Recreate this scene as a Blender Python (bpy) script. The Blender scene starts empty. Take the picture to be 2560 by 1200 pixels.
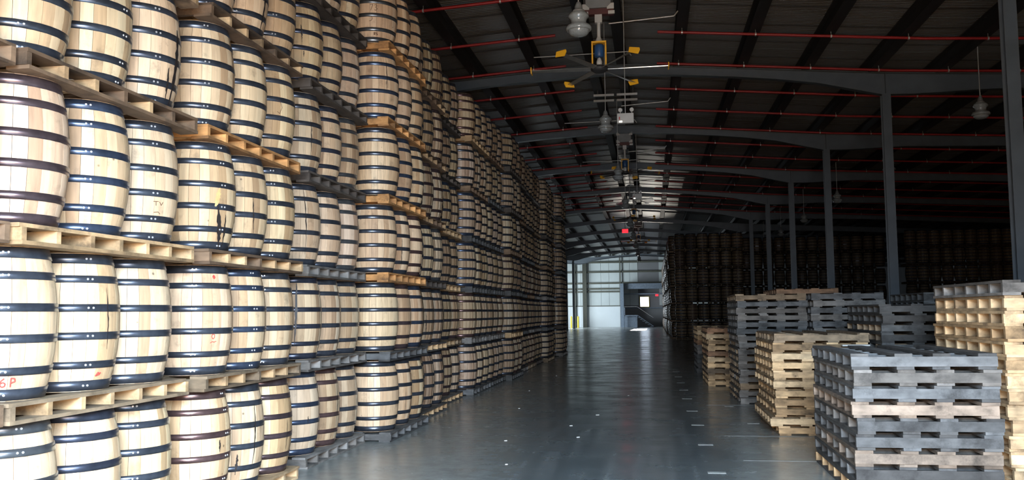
import bpy, math, random
from mathutils import Vector, Matrix
C = bpy.context.scene.collection
scn = bpy.context.scene
PI = math.pi
rng = random.Random(7)

# ------------------------------------------------------------------ camera, world, sun, lights, exposure
F_PX, YAW, PITCH, ROLL, CAM_H = 2250.0, 0.1533, 0.0812, -0.0105, 1.635
cam_d = bpy.data.cameras.new('camera')
cam_d.sensor_width = 36.0
cam_d.lens = F_PX / 2560.0 * 36.0
cam_d.clip_start = 0.1
cam_d.clip_end = 400
cam = bpy.data.objects.new('camera', cam_d)
C.objects.link(cam)
cam.matrix_world = (Matrix.Translation((0, 0, CAM_H)) @ Matrix.Rotation(YAW, 4, 'Z')
                    @ Matrix.Rotation(PI / 2 + PITCH, 4, 'X') @ Matrix.Rotation(ROLL, 4, 'Z'))
scn.camera = cam

world = bpy.data.worlds.new('world')
scn.world = world
world.use_nodes = True
wbg = world.node_tree.nodes['Background']
wbg.inputs[0].default_value = (0.72, 0.84, 1.0, 1)
wbg.inputs[1].default_value = 7.0

def light(name, kind, loc, rot, energy, color, **kw):
    d = bpy.data.lights.new(name, kind)
    d.energy = energy
    d.color = color
    for k, v in kw.items():
        setattr(d, k, v)
    o = bpy.data.objects.new(name, d)
    C.objects.link(o)
    o.location = loc
    o.rotation_euler = rot
    return o

# low sun that reaches the floor through the small window in the end wall
light('sun', 'SUN', (0, 120, 20), (math.radians(80.5), 0, math.radians(178.5)), 60.0, (1.0, 0.97, 0.92), angle=0.03)
# daylight through the big open dock door behind the camera: sky from above, sunlit yard from below
light('door_sky_light', 'AREA', (0.6, -1.2, 3.2), (math.radians(50), 0, math.radians(14)), 1950.0, (0.64, 0.81, 1.0),
      shape='RECTANGLE', size=4.2, size_y=2.4, spread=math.radians(104))
light('door_yard_light', 'AREA', (0.6, -1.2, 0.95), (math.radians(116), 0, 0), 500.0, (1.0, 0.66, 0.36),
      shape='RECTANGLE', size=4.2, size_y=1.7, spread=math.radians(140))
# added spot on the floor, standing in for the sun patch's bounce along the ridge
light('sun_bounce_helper', 'SPOT', (-0.85, 84.0, 0.06), (math.radians(-106), 0, math.radians(1.7)), 2400.0, (1.0, 0.93, 0.80),
      spot_size=math.radians(14), spot_blend=0.9, shadow_soft_size=0.05)
# daylight through the open dock door in the left wall next to the end wall
light('far_door_light', 'AREA', (-11.7, 93.5, 3.0), (0, math.radians(-90), 0), 1500.0, (0.86, 0.95, 1.0),
      shape='RECTANGLE', size=4.5, size_y=5.0)

vs = scn.view_settings
vs.view_transform = 'Standard'
vs.look = 'None'
vs.gamma = 1.0
vs.use_curve_mapping = False
vs.exposure = 0.0
scn.cycles.max_bounces = 6
scn.cycles.diffuse_bounces = 4
scn.cycles.glossy_bounces = 3
scn.cycles.use_denoising = True
scn.cycles.sample_clamp_indirect = 6.0

# ------------------------------------------------------------------ materials
def newmat(name):
    m = bpy.data.materials.new(name)
    m.use_nodes = True
    nt = m.node_tree
    return m, nt, nt.nodes['Principled BSDF']

def N(nt, kind, **kw):
    n = nt.nodes.new(kind)
    for k, v in kw.items():
        setattr(n, k, v)
    return n

def plain(name, col, rough=0.6, metal=0.0, noise=0.15, nscale=6.0, bump=0.0, stretch=(1, 1, 1)):
    m, nt, b = newmat(name)
    L = nt.links
    tc = N(nt, 'ShaderNodeTexCoord')
    mp = N(nt, 'ShaderNodeMapping')
    mp.inputs['Scale'].default_value = stretch
    L.new(tc.outputs['Object'], mp.inputs[0])
    nz = N(nt, 'ShaderNodeTexNoise')
    nz.inputs['Scale'].default_value = nscale
    nz.inputs['Detail'].default_value = 4
    L.new(mp.outputs[0], nz.inputs['Vector'])
    mr = N(nt, 'ShaderNodeMapRange')
    mr.inputs[1].default_value = 0.3
    mr.inputs[2].default_value = 0.7
    mr.inputs[3].default_value = 1 - noise
    mr.inputs[4].default_value = 1 + noise
    L.new(nz.outputs[0], mr.inputs[0])
    mx = N(nt, 'ShaderNodeVectorMath', operation='SCALE')
    mx.inputs[0].default_value = col[:3]
    L.new(mr.outputs[0], mx.inputs['Scale'])
    L.new(mx.outputs[0], b.inputs['Base Color'])
    b.inputs['Roughness'].default_value = rough
    b.inputs['Metallic'].default_value = metal
    if bump:
        bp = N(nt, 'ShaderNodeBump')
        bp.inputs['Strength'].default_value = bump
        bp.inputs['Distance'].default_value = 0.02
        L.new(nz.outputs[0], bp.inputs['Height'])
        L.new(bp.outputs[0], b.inputs['Normal'])
    return m

def emit(name, col, s):
    m, nt, b = newmat(name)
    b.inputs['Base Color'].default_value = (*col, 1)
    b.inputs['Emission Color'].default_value = (*col, 1)
    b.inputs['Emission Strength'].default_value = s
    return m

def wood(name, ramp, rough, grain, streak, gscale, bump, dirt=0.35, dscale=5.0, dlo=0.56):
    """object colour tints it; every object and every value of the 'rnd' attribute gets its own tone"""
    m, nt, b = newmat(name)
    L = nt.links
    oi = N(nt, 'ShaderNodeObjectInfo')
    at = N(nt, 'ShaderNodeAttribute', attribute_name='rnd')
    a1 = N(nt, 'ShaderNodeMath', operation='MULTIPLY_ADD')
    L.new(at.outputs['Fac'], a1.inputs[0])
    a1.inputs[1].default_value = 37.7
    L.new(oi.outputs['Random'], a1.inputs[2])
    wn = N(nt, 'ShaderNodeTexWhiteNoise', noise_dimensions='1D')
    L.new(a1.outputs[0], wn.inputs['W'])
    cr = N(nt, 'ShaderNodeValToRGB')
    els = cr.color_ramp.elements
    while len(els) < len(ramp):
        els.new(0.5)
    for e, (p, c) in zip(els, ramp):
        e.position = p
        e.color = (*c, 1)
    L.new(wn.outputs[0], cr.inputs[0])
    w4 = N(nt, 'ShaderNodeMath', operation='MULTIPLY')
    L.new(a1.outputs[0], w4.inputs[0])
    w4.inputs[1].default_value = 50.0
    tc = N(nt, 'ShaderNodeTexCoord')
    mp = N(nt, 'ShaderNodeMapping')
    mp.inputs['Scale'].default_value = gscale
    L.new(tc.outputs['Object'], mp.inputs[0])
    nz = N(nt, 'ShaderNodeTexNoise', noise_dimensions='4D')
    nz.inputs['Scale'].default_value = 1.0
    nz.inputs['Detail'].default_value = 5
    L.new(mp.outputs[0], nz.inputs['Vector'])
    L.new(w4.outputs[0], nz.inputs['W'])
    mr = N(nt, 'ShaderNodeMapRange')
    mr.inputs[1].default_value = 0.28
    mr.inputs[2].default_value = 0.72
    mr.inputs[3].default_value = 1 - grain
    mr.inputs[4].default_value = 1 + grain * 0.6
    L.new(nz.outputs[0], mr.inputs[0])
    # blotches of dirt
    nd = N(nt, 'ShaderNodeTexNoise', noise_dimensions='4D')
    nd.inputs['Scale'].default_value = dscale
    nd.inputs['Detail'].default_value = 6
    nd.inputs['Roughness'].default_value = 0.7
    L.new(tc.outputs['Object'], nd.inputs['Vector'])
    L.new(w4.outputs[0], nd.inputs['W'])
    m2 = N(nt, 'ShaderNodeMapRange')
    m2.inputs[1].default_value = dlo
    m2.inputs[2].default_value = dlo + 0.18
    m2.inputs[3].default_value = 1.0
    m2.inputs[4].default_value = 1 - dirt
    L.new(nd.outputs[0], m2.inputs[0])
    # small dark knots and chips
    vo = N(nt, 'ShaderNodeTexVoronoi', voronoi_dimensions='4D')
    vo.inputs['Scale'].default_value = streak
    L.new(tc.outputs['Object'], vo.inputs['Vector'])
    L.new(w4.outputs[0], vo.inputs['W'])
    m3 = N(nt, 'ShaderNodeMapRange')
    m3.inputs[1].default_value = 0.06
    m3.inputs[2].default_value = 0.11
    m3.inputs[3].default_value = 0.35
    m3.inputs[4].default_value = 1.0
    L.new(vo.outputs['Distance'], m3.inputs[0])
    p1 = N(nt, 'ShaderNodeMath', operation='MULTIPLY')
    L.new(mr.outputs[0], p1.inputs[0])
    L.new(m2.outputs[0], p1.inputs[1])
    p2 = N(nt, 'ShaderNodeMath', operation='MULTIPLY')
    L.new(p1.outputs[0], p2.inputs[0])
    L.new(m3.outputs[0], p2.inputs[1])
    s1 = N(nt, 'ShaderNodeVectorMath', operation='MULTIPLY')
    L.new(cr.outputs[0], s1.inputs[0])
    L.new(oi.outputs['Color'], s1.inputs[1])
    s2 = N(nt, 'ShaderNodeVectorMath', operation='SCALE')
    L.new(s1.outputs[0], s2.inputs[0])
    L.new(p2.outputs[0], s2.inputs['Scale'])
    L.new(s2.outputs[0], b.inputs['Base Color'])
    b.inputs['Roughness'].default_value = rough
    bp = N(nt, 'ShaderNodeBump')
    bp.inputs['Strength'].default_value = bump
    bp.inputs['Distance'].default_value = 0.01
    L.new(nz.outputs[0], bp.inputs['Height'])
    L.new(bp.outputs[0], b.inputs['Normal'])
    return m

M = {}
M['oak'] = wood('oak_stave_wood', [(0, (0.33, 0.215, 0.125)), (0.2, (0.45, 0.31, 0.185)), (0.55, (0.54, 0.395, 0.25)), (0.85, (0.62, 0.48, 0.32)), (1, (0.67, 0.54, 0.37))],
                0.62, 0.24, 8.0, (34, 34, 2.2), 0.15, 0.5)
M['pallet'] = wood('pallet_wood', [(0, (0.52, 0.46, 0.40)), (0.4, (0.75, 0.68, 0.60)), (1, (1.0, 0.95, 0.88))],
                   0.8, 0.45, 5.0, (7, 7, 16), 0.4, 0.70, 3.2, 0.50)
M['hoop'] = plain('hoop_steel', (0.085, 0.098, 0.125), 0.30, 0.75, 0.35, 9)
def hoop_mat():
    m = M['hoop']
    nt = m.node_tree
    b = nt.nodes['Principled BSDF']
    src = b.inputs['Base Color'].links[0].from_socket
    oi = N(nt, 'ShaderNodeObjectInfo')
    mul = N(nt, 'ShaderNodeVectorMath', operation='MULTIPLY')
    nt.links.new(src, mul.inputs[0])
    nt.links.new(oi.outputs['Color'], mul.inputs[1])
    nt.links.new(mul.outputs[0], b.inputs['Base Color'])
hoop_mat()
M['rivet'] = plain('rivet_zinc', (0.7, 0.72, 0.75), 0.35, 0.6, 0.1)
M['head'] = plain('barrel_head_oak', (0.42, 0.30, 0.18), 0.7, 0, 0.2, 12)
M['stain'] = plain('black_leak_stain', (0.018, 0.014, 0.013), 0.5, 0, 0.3, 30)
M['scar'] = plain('fresh_wood_scar', (0.55, 0.36, 0.15), 0.7, 0, 0.25, 20)
M['chalk'] = plain('red_crayon', (0.55, 0.05, 0.04), 0.8)
M['ink'] = plain('brown_burnt_ink', (0.10, 0.045, 0.025), 0.8)
M['redpaint'] = plain('red_stack_paint', (0.45, 0.03, 0.03), 0.6)
M['steel'] = plain('grey_painted_steel', (0.080, 0.097, 0.112), 0.40, 0.0, 0.12, 3)
M['darksteel'] = plain('dark_painted_steel', (0.018, 0.018, 0.019), 0.6, 0.0, 0.15, 3)
M['redpipe'] = plain('red_pipe_paint', (0.30, 0.014, 0.014), 0.45, 0, 0.1)
M['galv'] = plain('galvanised_steel', (0.55, 0.56, 0.56), 0.4, 0.5, 0.1)
M['white'] = plain('white_enamel', (0.45, 0.45, 0.43), 0.45, 0, 0.08)
M['grey'] = plain('grey_housing', (0.19, 0.20, 0.20), 0.5, 0, 0.1)
M['lens'] = plain('prismatic_lens', (0.24, 0.26, 0.26), 0.15, 0, 0.12, 40)
M['yellow'] = plain('yellow_paint', (0.75, 0.38, 0.015), 0.5, 0, 0.05)
M['bollard'] = plain('bollard_yellow', (0.62, 0.47, 0.03), 0.5, 0, 0.1)
M['blue'] = plain('blue_motor_paint', (0.015, 0.06, 0.16), 0.45)
M['alu'] = plain('brushed_aluminium_blade', (0.42, 0.42, 0.40), 0.3, 0.8, 0.1, 8)
M['darkred'] = plain('dark_red_primer', (0.07, 0.018, 0.016), 0.6)
M['tape'] = plain('worn_white_floor_tape', (0.34, 0.36, 0.35), 0.6, 0, 0.3, 18)
M['line'] = plain('faded_floor_line', (0.18, 0.20, 0.20), 0.5, 0, 0.3, 6)
M['paper'] = plain('pale_paper', (0.6, 0.6, 0.58), 0.8)
M['panel'] = plain('white_wall_panel', (0.50, 0.56, 0.56), 0.5, 0, 0.08, 0.5)
M['liner'] = plain('white_liner_panel', (0.62, 0.68, 0.70), 0.5, 0, 0.06, 0.4)
M['wallgrey'] = plain('grey_wall_sheet', (0.22, 0.23, 0.24), 0.6, 0, 0.1, 0.5)
M['girt'] = plain('olive_grey_girt', (0.085, 0.09, 0.07), 0.5)
M['enclosure'] = plain('slate_enclosure_paint', (0.17, 0.215, 0.27), 0.5)
M['exitred'] = emit('exit_sign_red', (1.0, 0.035, 0.055), 1.3)
M['ledw'] = emit('indicator_light', (1.0, 0.93, 0.8), 3.0)

def deck_mat():
    m, nt, b = newmat('ribbed_roof_insulation')
    L = nt.links
    tc = N(nt, 'ShaderNodeTexCoord')
    wv = N(nt, 'ShaderNodeTexWave', wave_type='BANDS', bands_direction='Y')
    wv.inputs['Scale'].default_value = 3.2
    wv.inputs['Distortion'].default_value = 0.4
    wv.inputs['Detail'].default_value = 1
    L.new(tc.outputs['Object'], wv.inputs['Vector'])
    nz = N(nt, 'ShaderNodeTexNoise')
    nz.inputs['Scale'].default_value = 0.8
    L.new(tc.outputs['Object'], nz.inputs['Vector'])
    mr = N(nt, 'ShaderNodeMapRange')
    mr.inputs[3].default_value = 0.75
    mr.inputs[4].default_value = 1.25
    L.new(nz.outputs[0], mr.inputs[0])
    sc = N(nt, 'ShaderNodeVectorMath', operation='SCALE')
    sc.inputs[0].default_value = (0.20, 0.195, 0.185)
    L.new(mr.outputs[0], sc.inputs['Scale'])
    L.new(sc.outputs[0], b.inputs['Base Color'])
    b.inputs['Roughness'].default_value = 0.38
    bp = N(nt, 'ShaderNodeBump')
    bp.inputs['Strength'].default_value = 0.5
    bp.inputs['Distance'].default_value = 0.02
    L.new(wv.outputs[0], bp.inputs['Height'])
    L.new(bp.outputs[0], b.inputs['Normal'])
    return m
M['deck'] = deck_mat()

def floor_mat():
    m, nt, b = newmat('polished_warehouse_concrete')
    L = nt.links
    tc = N(nt, 'ShaderNodeTexCoord')
    sep = N(nt, 'ShaderNodeSeparateXYZ')
    L.new(tc.outputs['Object'], sep.inputs[0])
    def noise(scale, vec, detail=5, rough=0.6):
        mp = N(nt, 'ShaderNodeMapping')
        mp.inputs['Scale'].default_value = vec
        L.new(tc.outputs['Object'], mp.inputs[0])
        n = N(nt, 'ShaderNodeTexNoise')
        n.inputs['Scale'].default_value = scale
        n.inputs['Detail'].default_value = detail
        n.inputs['Roughness'].default_value = rough
        L.new(mp.outputs[0], n.inputs['Vector'])
        return n
    def rangev(src, a, b_, c, d):
        r = N(nt, 'ShaderNodeMapRange', interpolation_type='SMOOTHSTEP')
        for i, v in enumerate((a, b_, c, d)):
            r.inputs[1 + i].default_value = v
        L.new(src, r.inputs[0])
        return r.outputs[0]
    def math_(op, x, y):
        n = N(nt, 'ShaderNodeMath', operation=op)
        for i, v in enumerate((x, y)):
            if isinstance(v, (int, float)):
                n.inputs[i].default_value = v
            else:
                L.new(v, n.inputs[i])
        return n.outputs[0]
    big = noise(0.5, (1, 0.35, 1))
    # the driven lane: dusty grey at both sides, rubber-dark in the middle
    xw = math_('ADD', sep.outputs[0], math_('MULTIPLY', math_('SUBTRACT', big.outputs[0], 0.5), 1.6))
    left = rangev(xw, -2.6, -1.0, 0, 1)
    right = rangev(xw, 0.35, 1.1, 1, 0)
    lane = math_('MULTIPLY', left, right)
    st = noise(1.0, (9, 0.35, 1), 6, 0.65)      # long tyre streaks
    streak = rangev(st.outputs[0], 0.35, 0.68, 0, 1)
    fine = noise(6.0, (1, 1, 1), 8, 0.7)
    cm = N(nt, 'ShaderNodeMix', data_type='RGBA')
    cm.inputs['A'].default_value = (0.235, 0.255, 0.245, 1)
    cm.inputs['B'].default_value = (0.090, 0.110, 0.118, 1)
    L.new(lane, cm.inputs['Factor'])
    c2 = N(nt, 'ShaderNodeMix', data_type='RGBA')
    L.new(cm.outputs['Result'], c2.inputs['A'])
    c2.inputs['B'].default_value = (0.23, 0.255, 0.265, 1)
    L.new(math_('MULTIPLY', math_('MULTIPLY', streak, streak), math_('MULTIPLY', lane, 0.42)), c2.inputs['Factor'])
    sc = N(nt, 'ShaderNodeVectorMath', operation='SCALE')
    L.new(c2.outputs['Result'], sc.inputs[0])
    L.new(rangev(fine.outputs[0], 0.25, 0.75, 0.8, 1.2), sc.inputs['Scale'])
    L.new(sc.outputs[0], b.inputs['Base Color'])
    rn = noise(1.1, (1, 1.6, 1), 5, 0.6)
    L.new(rangev(rn.outputs[0], 0.3, 0.7, 0.17, 0.29), b.inputs['Roughness'])
    bp = N(nt, 'ShaderNodeBump')
    bp.inputs['Strength'].default_value = 0.006
    bp.inputs['Distance'].default_value = 0.02
    wv = noise(1.0, (0.6, 1.0, 1), 3, 0.5)
    L.new(wv.outputs[0], bp.inputs['Height'])
    L.new(bp.outputs[0], b.inputs['Normal'])
    return m
M['floor'] = floor_mat()

# ------------------------------------------------------------------ mesh helpers
class MB:
    def __init__(self):
        self.v, self.f, self.mi, self.sm, self.rnd = [], [], [], [], []
        self.use_rnd = False
    def add(self, vs_, fs, mat=0, smooth=False, rnd=0.0):
        o = len(self.v)
        self.v += [tuple(p) for p in vs_]
        for f in fs:
            self.f.append([o + i for i in f])
            self.mi.append(mat)
            self.sm.append(smooth)
            self.rnd.append(rnd)
    def box(self, x0, x1, y0, y1, z0, z1, mat=0, rnd=0.0):
        self.add([(x0, y0, z0), (x1, y0, z0), (x1, y1, z0), (x0, y1, z0), (x0, y0, z1), (x1, y0, z1), (x1, y1, z1), (x0, y1, z1)],
                 [(0, 3, 2, 1), (4, 5, 6, 7), (0, 1, 5, 4), (1, 2, 6, 5), (2, 3, 7, 6), (3, 0, 4, 7)], mat, False, rnd)
    def cyl(self, p, q, r, n=8, r2=None, mat=0):
        p, q = Vector(p), Vector(q)
        r2 = r if r2 is None else r2
        a = (q - p).normalized()
        u = a.orthogonal().normalized()
        w = a.cross(u)
        ring = [(math.cos(2 * PI * i / n), math.sin(2 * PI * i / n)) for i in range(n)]
        vs_ = [p + (u * c + w * s) * r for c, s in ring] + [q + (u * c + w * s) * r2 for c, s in ring]
        self.add(vs_, [(i, (i + 1) % n, n + (i + 1) % n, n + i) for i in range(n)], mat, True)
        self.add(vs_, [tuple(reversed(range(n))), tuple(range(n, 2 * n))], mat, False)
    def lathe(self, prof, n=20, c=(0, 0, 0), mat=0, smooth=True):
        vs_ = []
        for r, z in prof:
            vs_ += [(c[0] + r * math.cos(2 * PI * i / n), c[1] + r * math.sin(2 * PI * i / n), c[2] + z) for i in range(n)]
        fs = []
        for k in range(len(prof) - 1):
            for i in range(n):
                j = (i + 1) % n
                fs.append((k * n + i, k * n + j, (k + 1) * n + j, (k + 1) * n + i))
        self.add(vs_, fs, mat, smooth)
    def prism(self, pts, y0, y1, mat=0):           # polygon in xz, extruded along y
        n = len(pts)
        vs_ = [(x, y0, z) for x, z in pts] + [(x, y1, z) for x, z in pts]
        self.add(vs_, [tuple(range(n)), tuple(reversed(range(n, 2 * n)))] + [(i, i + n, (i + 1) % n + n, (i + 1) % n) for i in range(n)], mat)
    def mesh(self, name, mats):
        me = bpy.data.meshes.new(name)
        me.from_pydata(self.v, [], self.f)
        for m in (mats if isinstance(mats, (list, tuple)) else [mats]):
            me.materials.append(m)
        me.polygons.foreach_set('material_index', self.mi)
        me.polygons.foreach_set('use_smooth', self.sm)
        if self.use_rnd:
            at = me.attributes.new('rnd', 'FLOAT', 'FACE')
            at.data.foreach_set('value', self.rnd)
        me.update()
        return me
    def build(self, name, mats, parent=None, loc=(0, 0, 0)):
        return put(name, self.mesh(name, mats), parent, loc)

def put(name, data, parent=None, loc=(0, 0, 0), rz=0.0, color=None):
    o = bpy.data.objects.new(name, data)
    C.objects.link(o)
    o.location = loc
    o.rotation_euler = (0, 0, rz)
    if parent is not None:
        o.parent = parent
    if color is not None:
        o.color = (*color, 1)
    return o

def tag(o, label=None, cat=None, group=None, kind=None):
    if label: o['label'] = label
    if cat: o['category'] = cat
    if group: o['group'] = group
    if kind: o['kind'] = kind
    return o

def structure(name, mb, mat, label=None):
    o = mb.build(name, mat)
    o['kind'] = 'structure'
    if label: o['label'] = label
    return o

ORD = ['zeroth', 'first', 'second', 'third', 'fourth', 'fifth', 'sixth', 'seventh', 'eighth', 'ninth', 'tenth', 'eleventh',
       'twelfth', 'thirteenth', 'fourteenth', 'fifteenth', 'sixteenth', 'seventeenth', 'eighteenth', 'nineteenth', 'twentieth',
       'twenty-first', 'twenty-second', 'twenty-third', 'twenty-fourth', 'twenty-fifth', 'twenty-sixth', 'twenty-seventh',
       'twenty-eighth', 'twenty-ninth', 'thirtieth']

# ------------------------------------------------------------------ the building
XL, XR, YN, YF = -12.0, 30.0, -1.5, 101.0
RX, RIDGE = -1.02, 8.34
def deck_z(x):
    if x < RX: return RIDGE - 0.06 * (RX - x)
    if x < 5.8: return RIDGE - 0.085 * (x - RX)
    return RIDGE - 0.085 * (5.8 - RX) - 0.055 * (x - 5.8)
PUR = 0.36                                    # purlin depth
BAYS = [22.8 + 7.62 * k for k in range(-3, 11)]

mb = MB(); mb.box(XL - 2, XR + 1, YN - 3, YF + 1, -0.2, 0.0)
floor = structure('floor', mb, M['floor'])
mb = MB()
xs = [XL - 0.2, RX, 5.8, XR + 0.2]
mb.prism([(x, deck_z(x)) for x in xs] + [(x, deck_z(x) + 0.15) for x in reversed(xs)], YN - 0.2, YF + 0.2)
ceiling = structure('ceiling', mb, M['deck'])
# transverse seams of the roof sheets: raised battens, parts of the ceiling
def seam_mesh(w, h):
    m = MB()
    xs_ = [XL, RX, 5.8, XR]
    m.prism([(x, deck_z(x) - h) for x in xs_] + [(x, deck_z(x) + 0.01) for x in reversed(xs_)], -w / 2, w / 2)
    return m.mesh('roof_seam', M['darksteel'])
sm_a = seam_mesh(0.035, 0.02)
y = 14.0
while y < 60:
    put('roof_seam', sm_a, ceiling, (0, y, 0))
    y += 1.27
wire = MB()
xs_ = [XL, RX, 5.8, XR]
wire.prism([(x, deck_z(x) - 0.030) for x in xs_] + [(x, deck_z(x) - 0.025) for x in reversed(xs_)], -0.004, 0.004)
wire_me = wire.mesh('roof_wire', M['grey'])
y = 14.5
while y < 40:
    put('roof_wire', wire_me, ceiling, (0, y, 0))
    y += 2.54

# side and near walls
mb = MB()
mb.box(XL - 0.2, XL, YN, 90.8, 0, 8.2)
mb.box(XL - 0.2, XL, 96.0, YF, 0, 8.2)
mb.box(XL - 0.2, XL, 90.8, 96.0, 5.4, 8.2)
structure('wall_left', mb, M['wallgrey'])
mb = MB(); mb.box(XR, XR + 0.2, YN, YF, 0, 8.2)
structure('wall_right', mb, M['wallgrey'])
mb = MB()
mb.box(XL, -1.6, YN - 0.2, YN, 0, 8.4)
mb.box(2.8, XR, YN - 0.2, YN, 0, 8.4)
mb.box(-1.8, 2.8, YN - 0.2, YN, 4.5, 8.4)
structure('wall_near', mb, M['wallgrey'])

# end wall with a small window, its sheets, girts and posts
WX0, WX1, WZ0, WZ1 = -1.28, -0.36, 2.22, 3.28
mb = MB()
mb.box(XL, WX0, YF, YF + 0.15, 0, 8.5)
mb.box(WX1, XR, YF, YF + 0.15, 0, 8.5)
mb.box(WX0, WX1, YF, YF + 0.15, 0, WZ0)
mb.box(WX0, WX1, YF, YF + 0.15, WZ1, 8.5)
wall_far = structure('wall_far', mb, M['wallgrey'])
x = XL
i = 0
while x < 6:
    w = 1.15 if i % 3 else 0.9
    if not (x < WX1 + 0.1 and x + w > WX0 - 0.1):
        mb = MB(); mb.box(x + 0.015, x + w - 0.015, YF - 0.03, YF, 2.36, deck_z(x + w / 2) - 0.05)
        mb.build('wall_panel', M['panel'], wall_far)
    x += w; i += 1
mb = MB(); mb.box(XL, -3.5, YF - 0.10, YF, 0.0, 2.30)
tag(mb.build('liner_panel', M['liner'], wall_far), 'white lower liner panel')
for z in (7.19, 6.11, 4.86, 4.24, 3.92, 2.33):
    mb = MB()
    h = 0.05 if z < 3 else 0.09
    mb.box(XL, -3.4 if z < 4.5 else 6, YF - 0.22 if z > 3 else YF - 0.12, YF - 0.03, z - h, z + h)
    mb.build('girt', M['girt'], wall_far)
mb = MB()
for a in ((WX0 - 0.08, WX0, WZ0 - 0.08, WZ1 + 0.08), (WX1, WX1 + 0.08, WZ0 - 0.08, WZ1 + 0.08), (WX0, WX1, WZ0 - 0.08, WZ0), (WX0, WX1, WZ1, WZ1 + 0.08)):
    mb.box(a[0], a[1], YF - 0.05, YF + 0.02, a[2], a[3])
structure('window_1', mb, M['bollard'], 'small square window full of daylight in the far wall')

# roof frames: tapered girders over the aisle with haunches at the column lines
def frame_bottom(x):
    P = [(-12, 7.28), (-8.4, 6.95), (-7.85, 6.88), (-7.3, 6.95), (-6.2, 7.28), (-4.4, 7.52), (-3.3, 7.60), (-1.0, 7.70), (0.75, 7.60),
         (2.23, 7.47), (3.2, 7.36), (4.15, 7.22), (5.65, 6.86), (6.4, 6.84), (8.2, 6.88), (12, 6.75), (20, 6.30), (30, 5.78)]
    for (a, za), (b, zb) in zip(P, P[1:]):
        if x <= b: return za + (zb - za) * (x - a) / (b - a)
    return P[-1][1]
gx = [-12, -8.4, -7.85, -7.3, -6.2, -4.4, -3.3, RX, 0.75, 2.23, 3.2, 4.15, 5.0, 5.65, 6.4, 8.2, 12, 20, 30]
top = lambda x: deck_z(x) - PUR
web = MB()
web.prism([(x, frame_bottom(x) + 0.02) for x in gx] + [(x, top(x) - 0.02) for x in reversed(gx)], -0.008, 0.008)
web_me = web.mesh('web_plate', M['steel'])
bf = MB(); bf.prism([(x, frame_bottom(x)) for x in gx] + [(x, frame_bottom(x) + 0.022) for x in reversed(gx)], -0.1, 0.1)
bf_me = bf.mesh('bottom_flange', M['steel'])
tf = MB(); tf.prism([(x, top(x) - 0.022) for x in gx] + [(x, top(x)) for x in reversed(gx)], -0.1, 0.1)
tf_me = tf.mesh('top_flange', M['steel'])
sp = MB(); sp.box(5.745, 5.757, -0.09, 0.09, frame_bottom(5.75) + 0.02, top(5.75) - 0.02)
sp_me = sp.mesh('splice_plate', M['steel'])
for k, y in enumerate(BAYS):
    g = put('roof_girder', None, None, (0, y, 0))
    tag(g, f'grey tapered steel girder crossing under the roof, {ORD[k + 1]} from the camera end', 'girder', 'roof girders')
    for n_, me in (('web_plate', web_me), ('bottom_flange', bf_me), ('top_flange', tf_me), ('splice_plate', sp_me)):
        put(n_, me, g)

# columns: H section, flanges facing along the aisle
def column_parts(h):
    a = MB(); a.box(-0.1, 0.1, -0.1, -0.086, 0, h)
    b = MB(); b.box(-0.1, 0.1, 0.086, 0.1, 0, h)
    c = MB(); c.box(-0.006, 0.006, -0.086, 0.086, 0, h)
    d = MB(); d.box(-0.14, 0.14, -0.14, 0.14, 0, 0.02)
    return [('flange', a.mesh('flange', M['steel'])), ('flange', b.mesh('flange', M['steel'])),
            ('column_web', c.mesh('column_web', M['steel'])), ('base_plate', d.mesh('base_plate', M['steel']))]
cp = column_parts(frame_bottom(5.75))
for k, y in enumerate(BAYS[2:-1]):
    g = put('steel_column', None, None, (5.75, y, 0))
    tag(g, f'{ORD[k + 1]} grey steel column from the camera in the row behind the pallets', 'column', 'columns right of the aisle')
    for n_, me in cp: put(n_, me, g)
cp = column_parts(frame_bottom(-7.85))
for k, y in enumerate(BAYS[7:]):
    g = put('steel_column', None, None, (-7.85 if k < 6 else -8.5, y, 0))
    tag(g, f'dark steel column beyond the left barrel stacks, {ORD[7 - k]} from the end wall', 'column', 'columns left of the aisle')
    for n_, me in cp: put(n_, me, g)

# purlins
px = [RX - 0.38, RX + 0.38]
px += [RX + 1.8 + 1.56 * k for k in range(0, 18)]
px += [RX - 1.8 - 1.56 * k for k in range(0, 6)]
px = sorted(x for x in px if XL + 0.2 < x < XR - 0.3)
L0, L1 = YN + 0.1, YF - 0.1
pm = MB()
pm.box(-0.01, 0.01, L0, L1, 0.02, PUR - 0.02)
pw_me = pm.mesh('purlin_web', M['darksteel'])
pm = MB(); pm.box(-0.12, 0.12, L0, L1, 0, 0.02); pb_me = pm.mesh('lower_flange', M['darksteel'])
pm = MB(); pm.box(-0.12, 0.12, L0, L1, PUR - 0.02, PUR); pt_me = pm.mesh('upper_flange', M['darksteel'])
for k, x in enumerate(px):
    g = put('roof_purlin', None, None, (x, 0, min(deck_z(x - 0.12), deck_z(x + 0.12)) - PUR))
    side = 'left' if x < RX else 'right'
    nth = ORD[sum(1 for q in px if (q < RX) == (x < RX) and abs(q - RX) <= abs(x - RX) + 1e-6)]
    tag(g, f'dark purlin running the length of the roof, {nth} {side} of the ridge', 'purlin', 'roof purlins')
    for n_, me in (('purlin_web', pw_me), ('lower_flange', pb_me), ('upper_flange', pt_me)): put(n_, me, g)

# ------------------------------------------------------------------ barrels
BH = 0.905
def R(z):
    t = (z - BH / 2) / (BH / 2)
    return 0.330 - 0.064 * t * t
NST = 24
HOOPS = [(0.004, 0.070), (0.148, 0.196), (0.336, 0.386), (BH - 0.386, BH - 0.336), (BH - 0.196, BH - 0.148), (BH - 0.070, BH - 0.004)]

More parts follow.
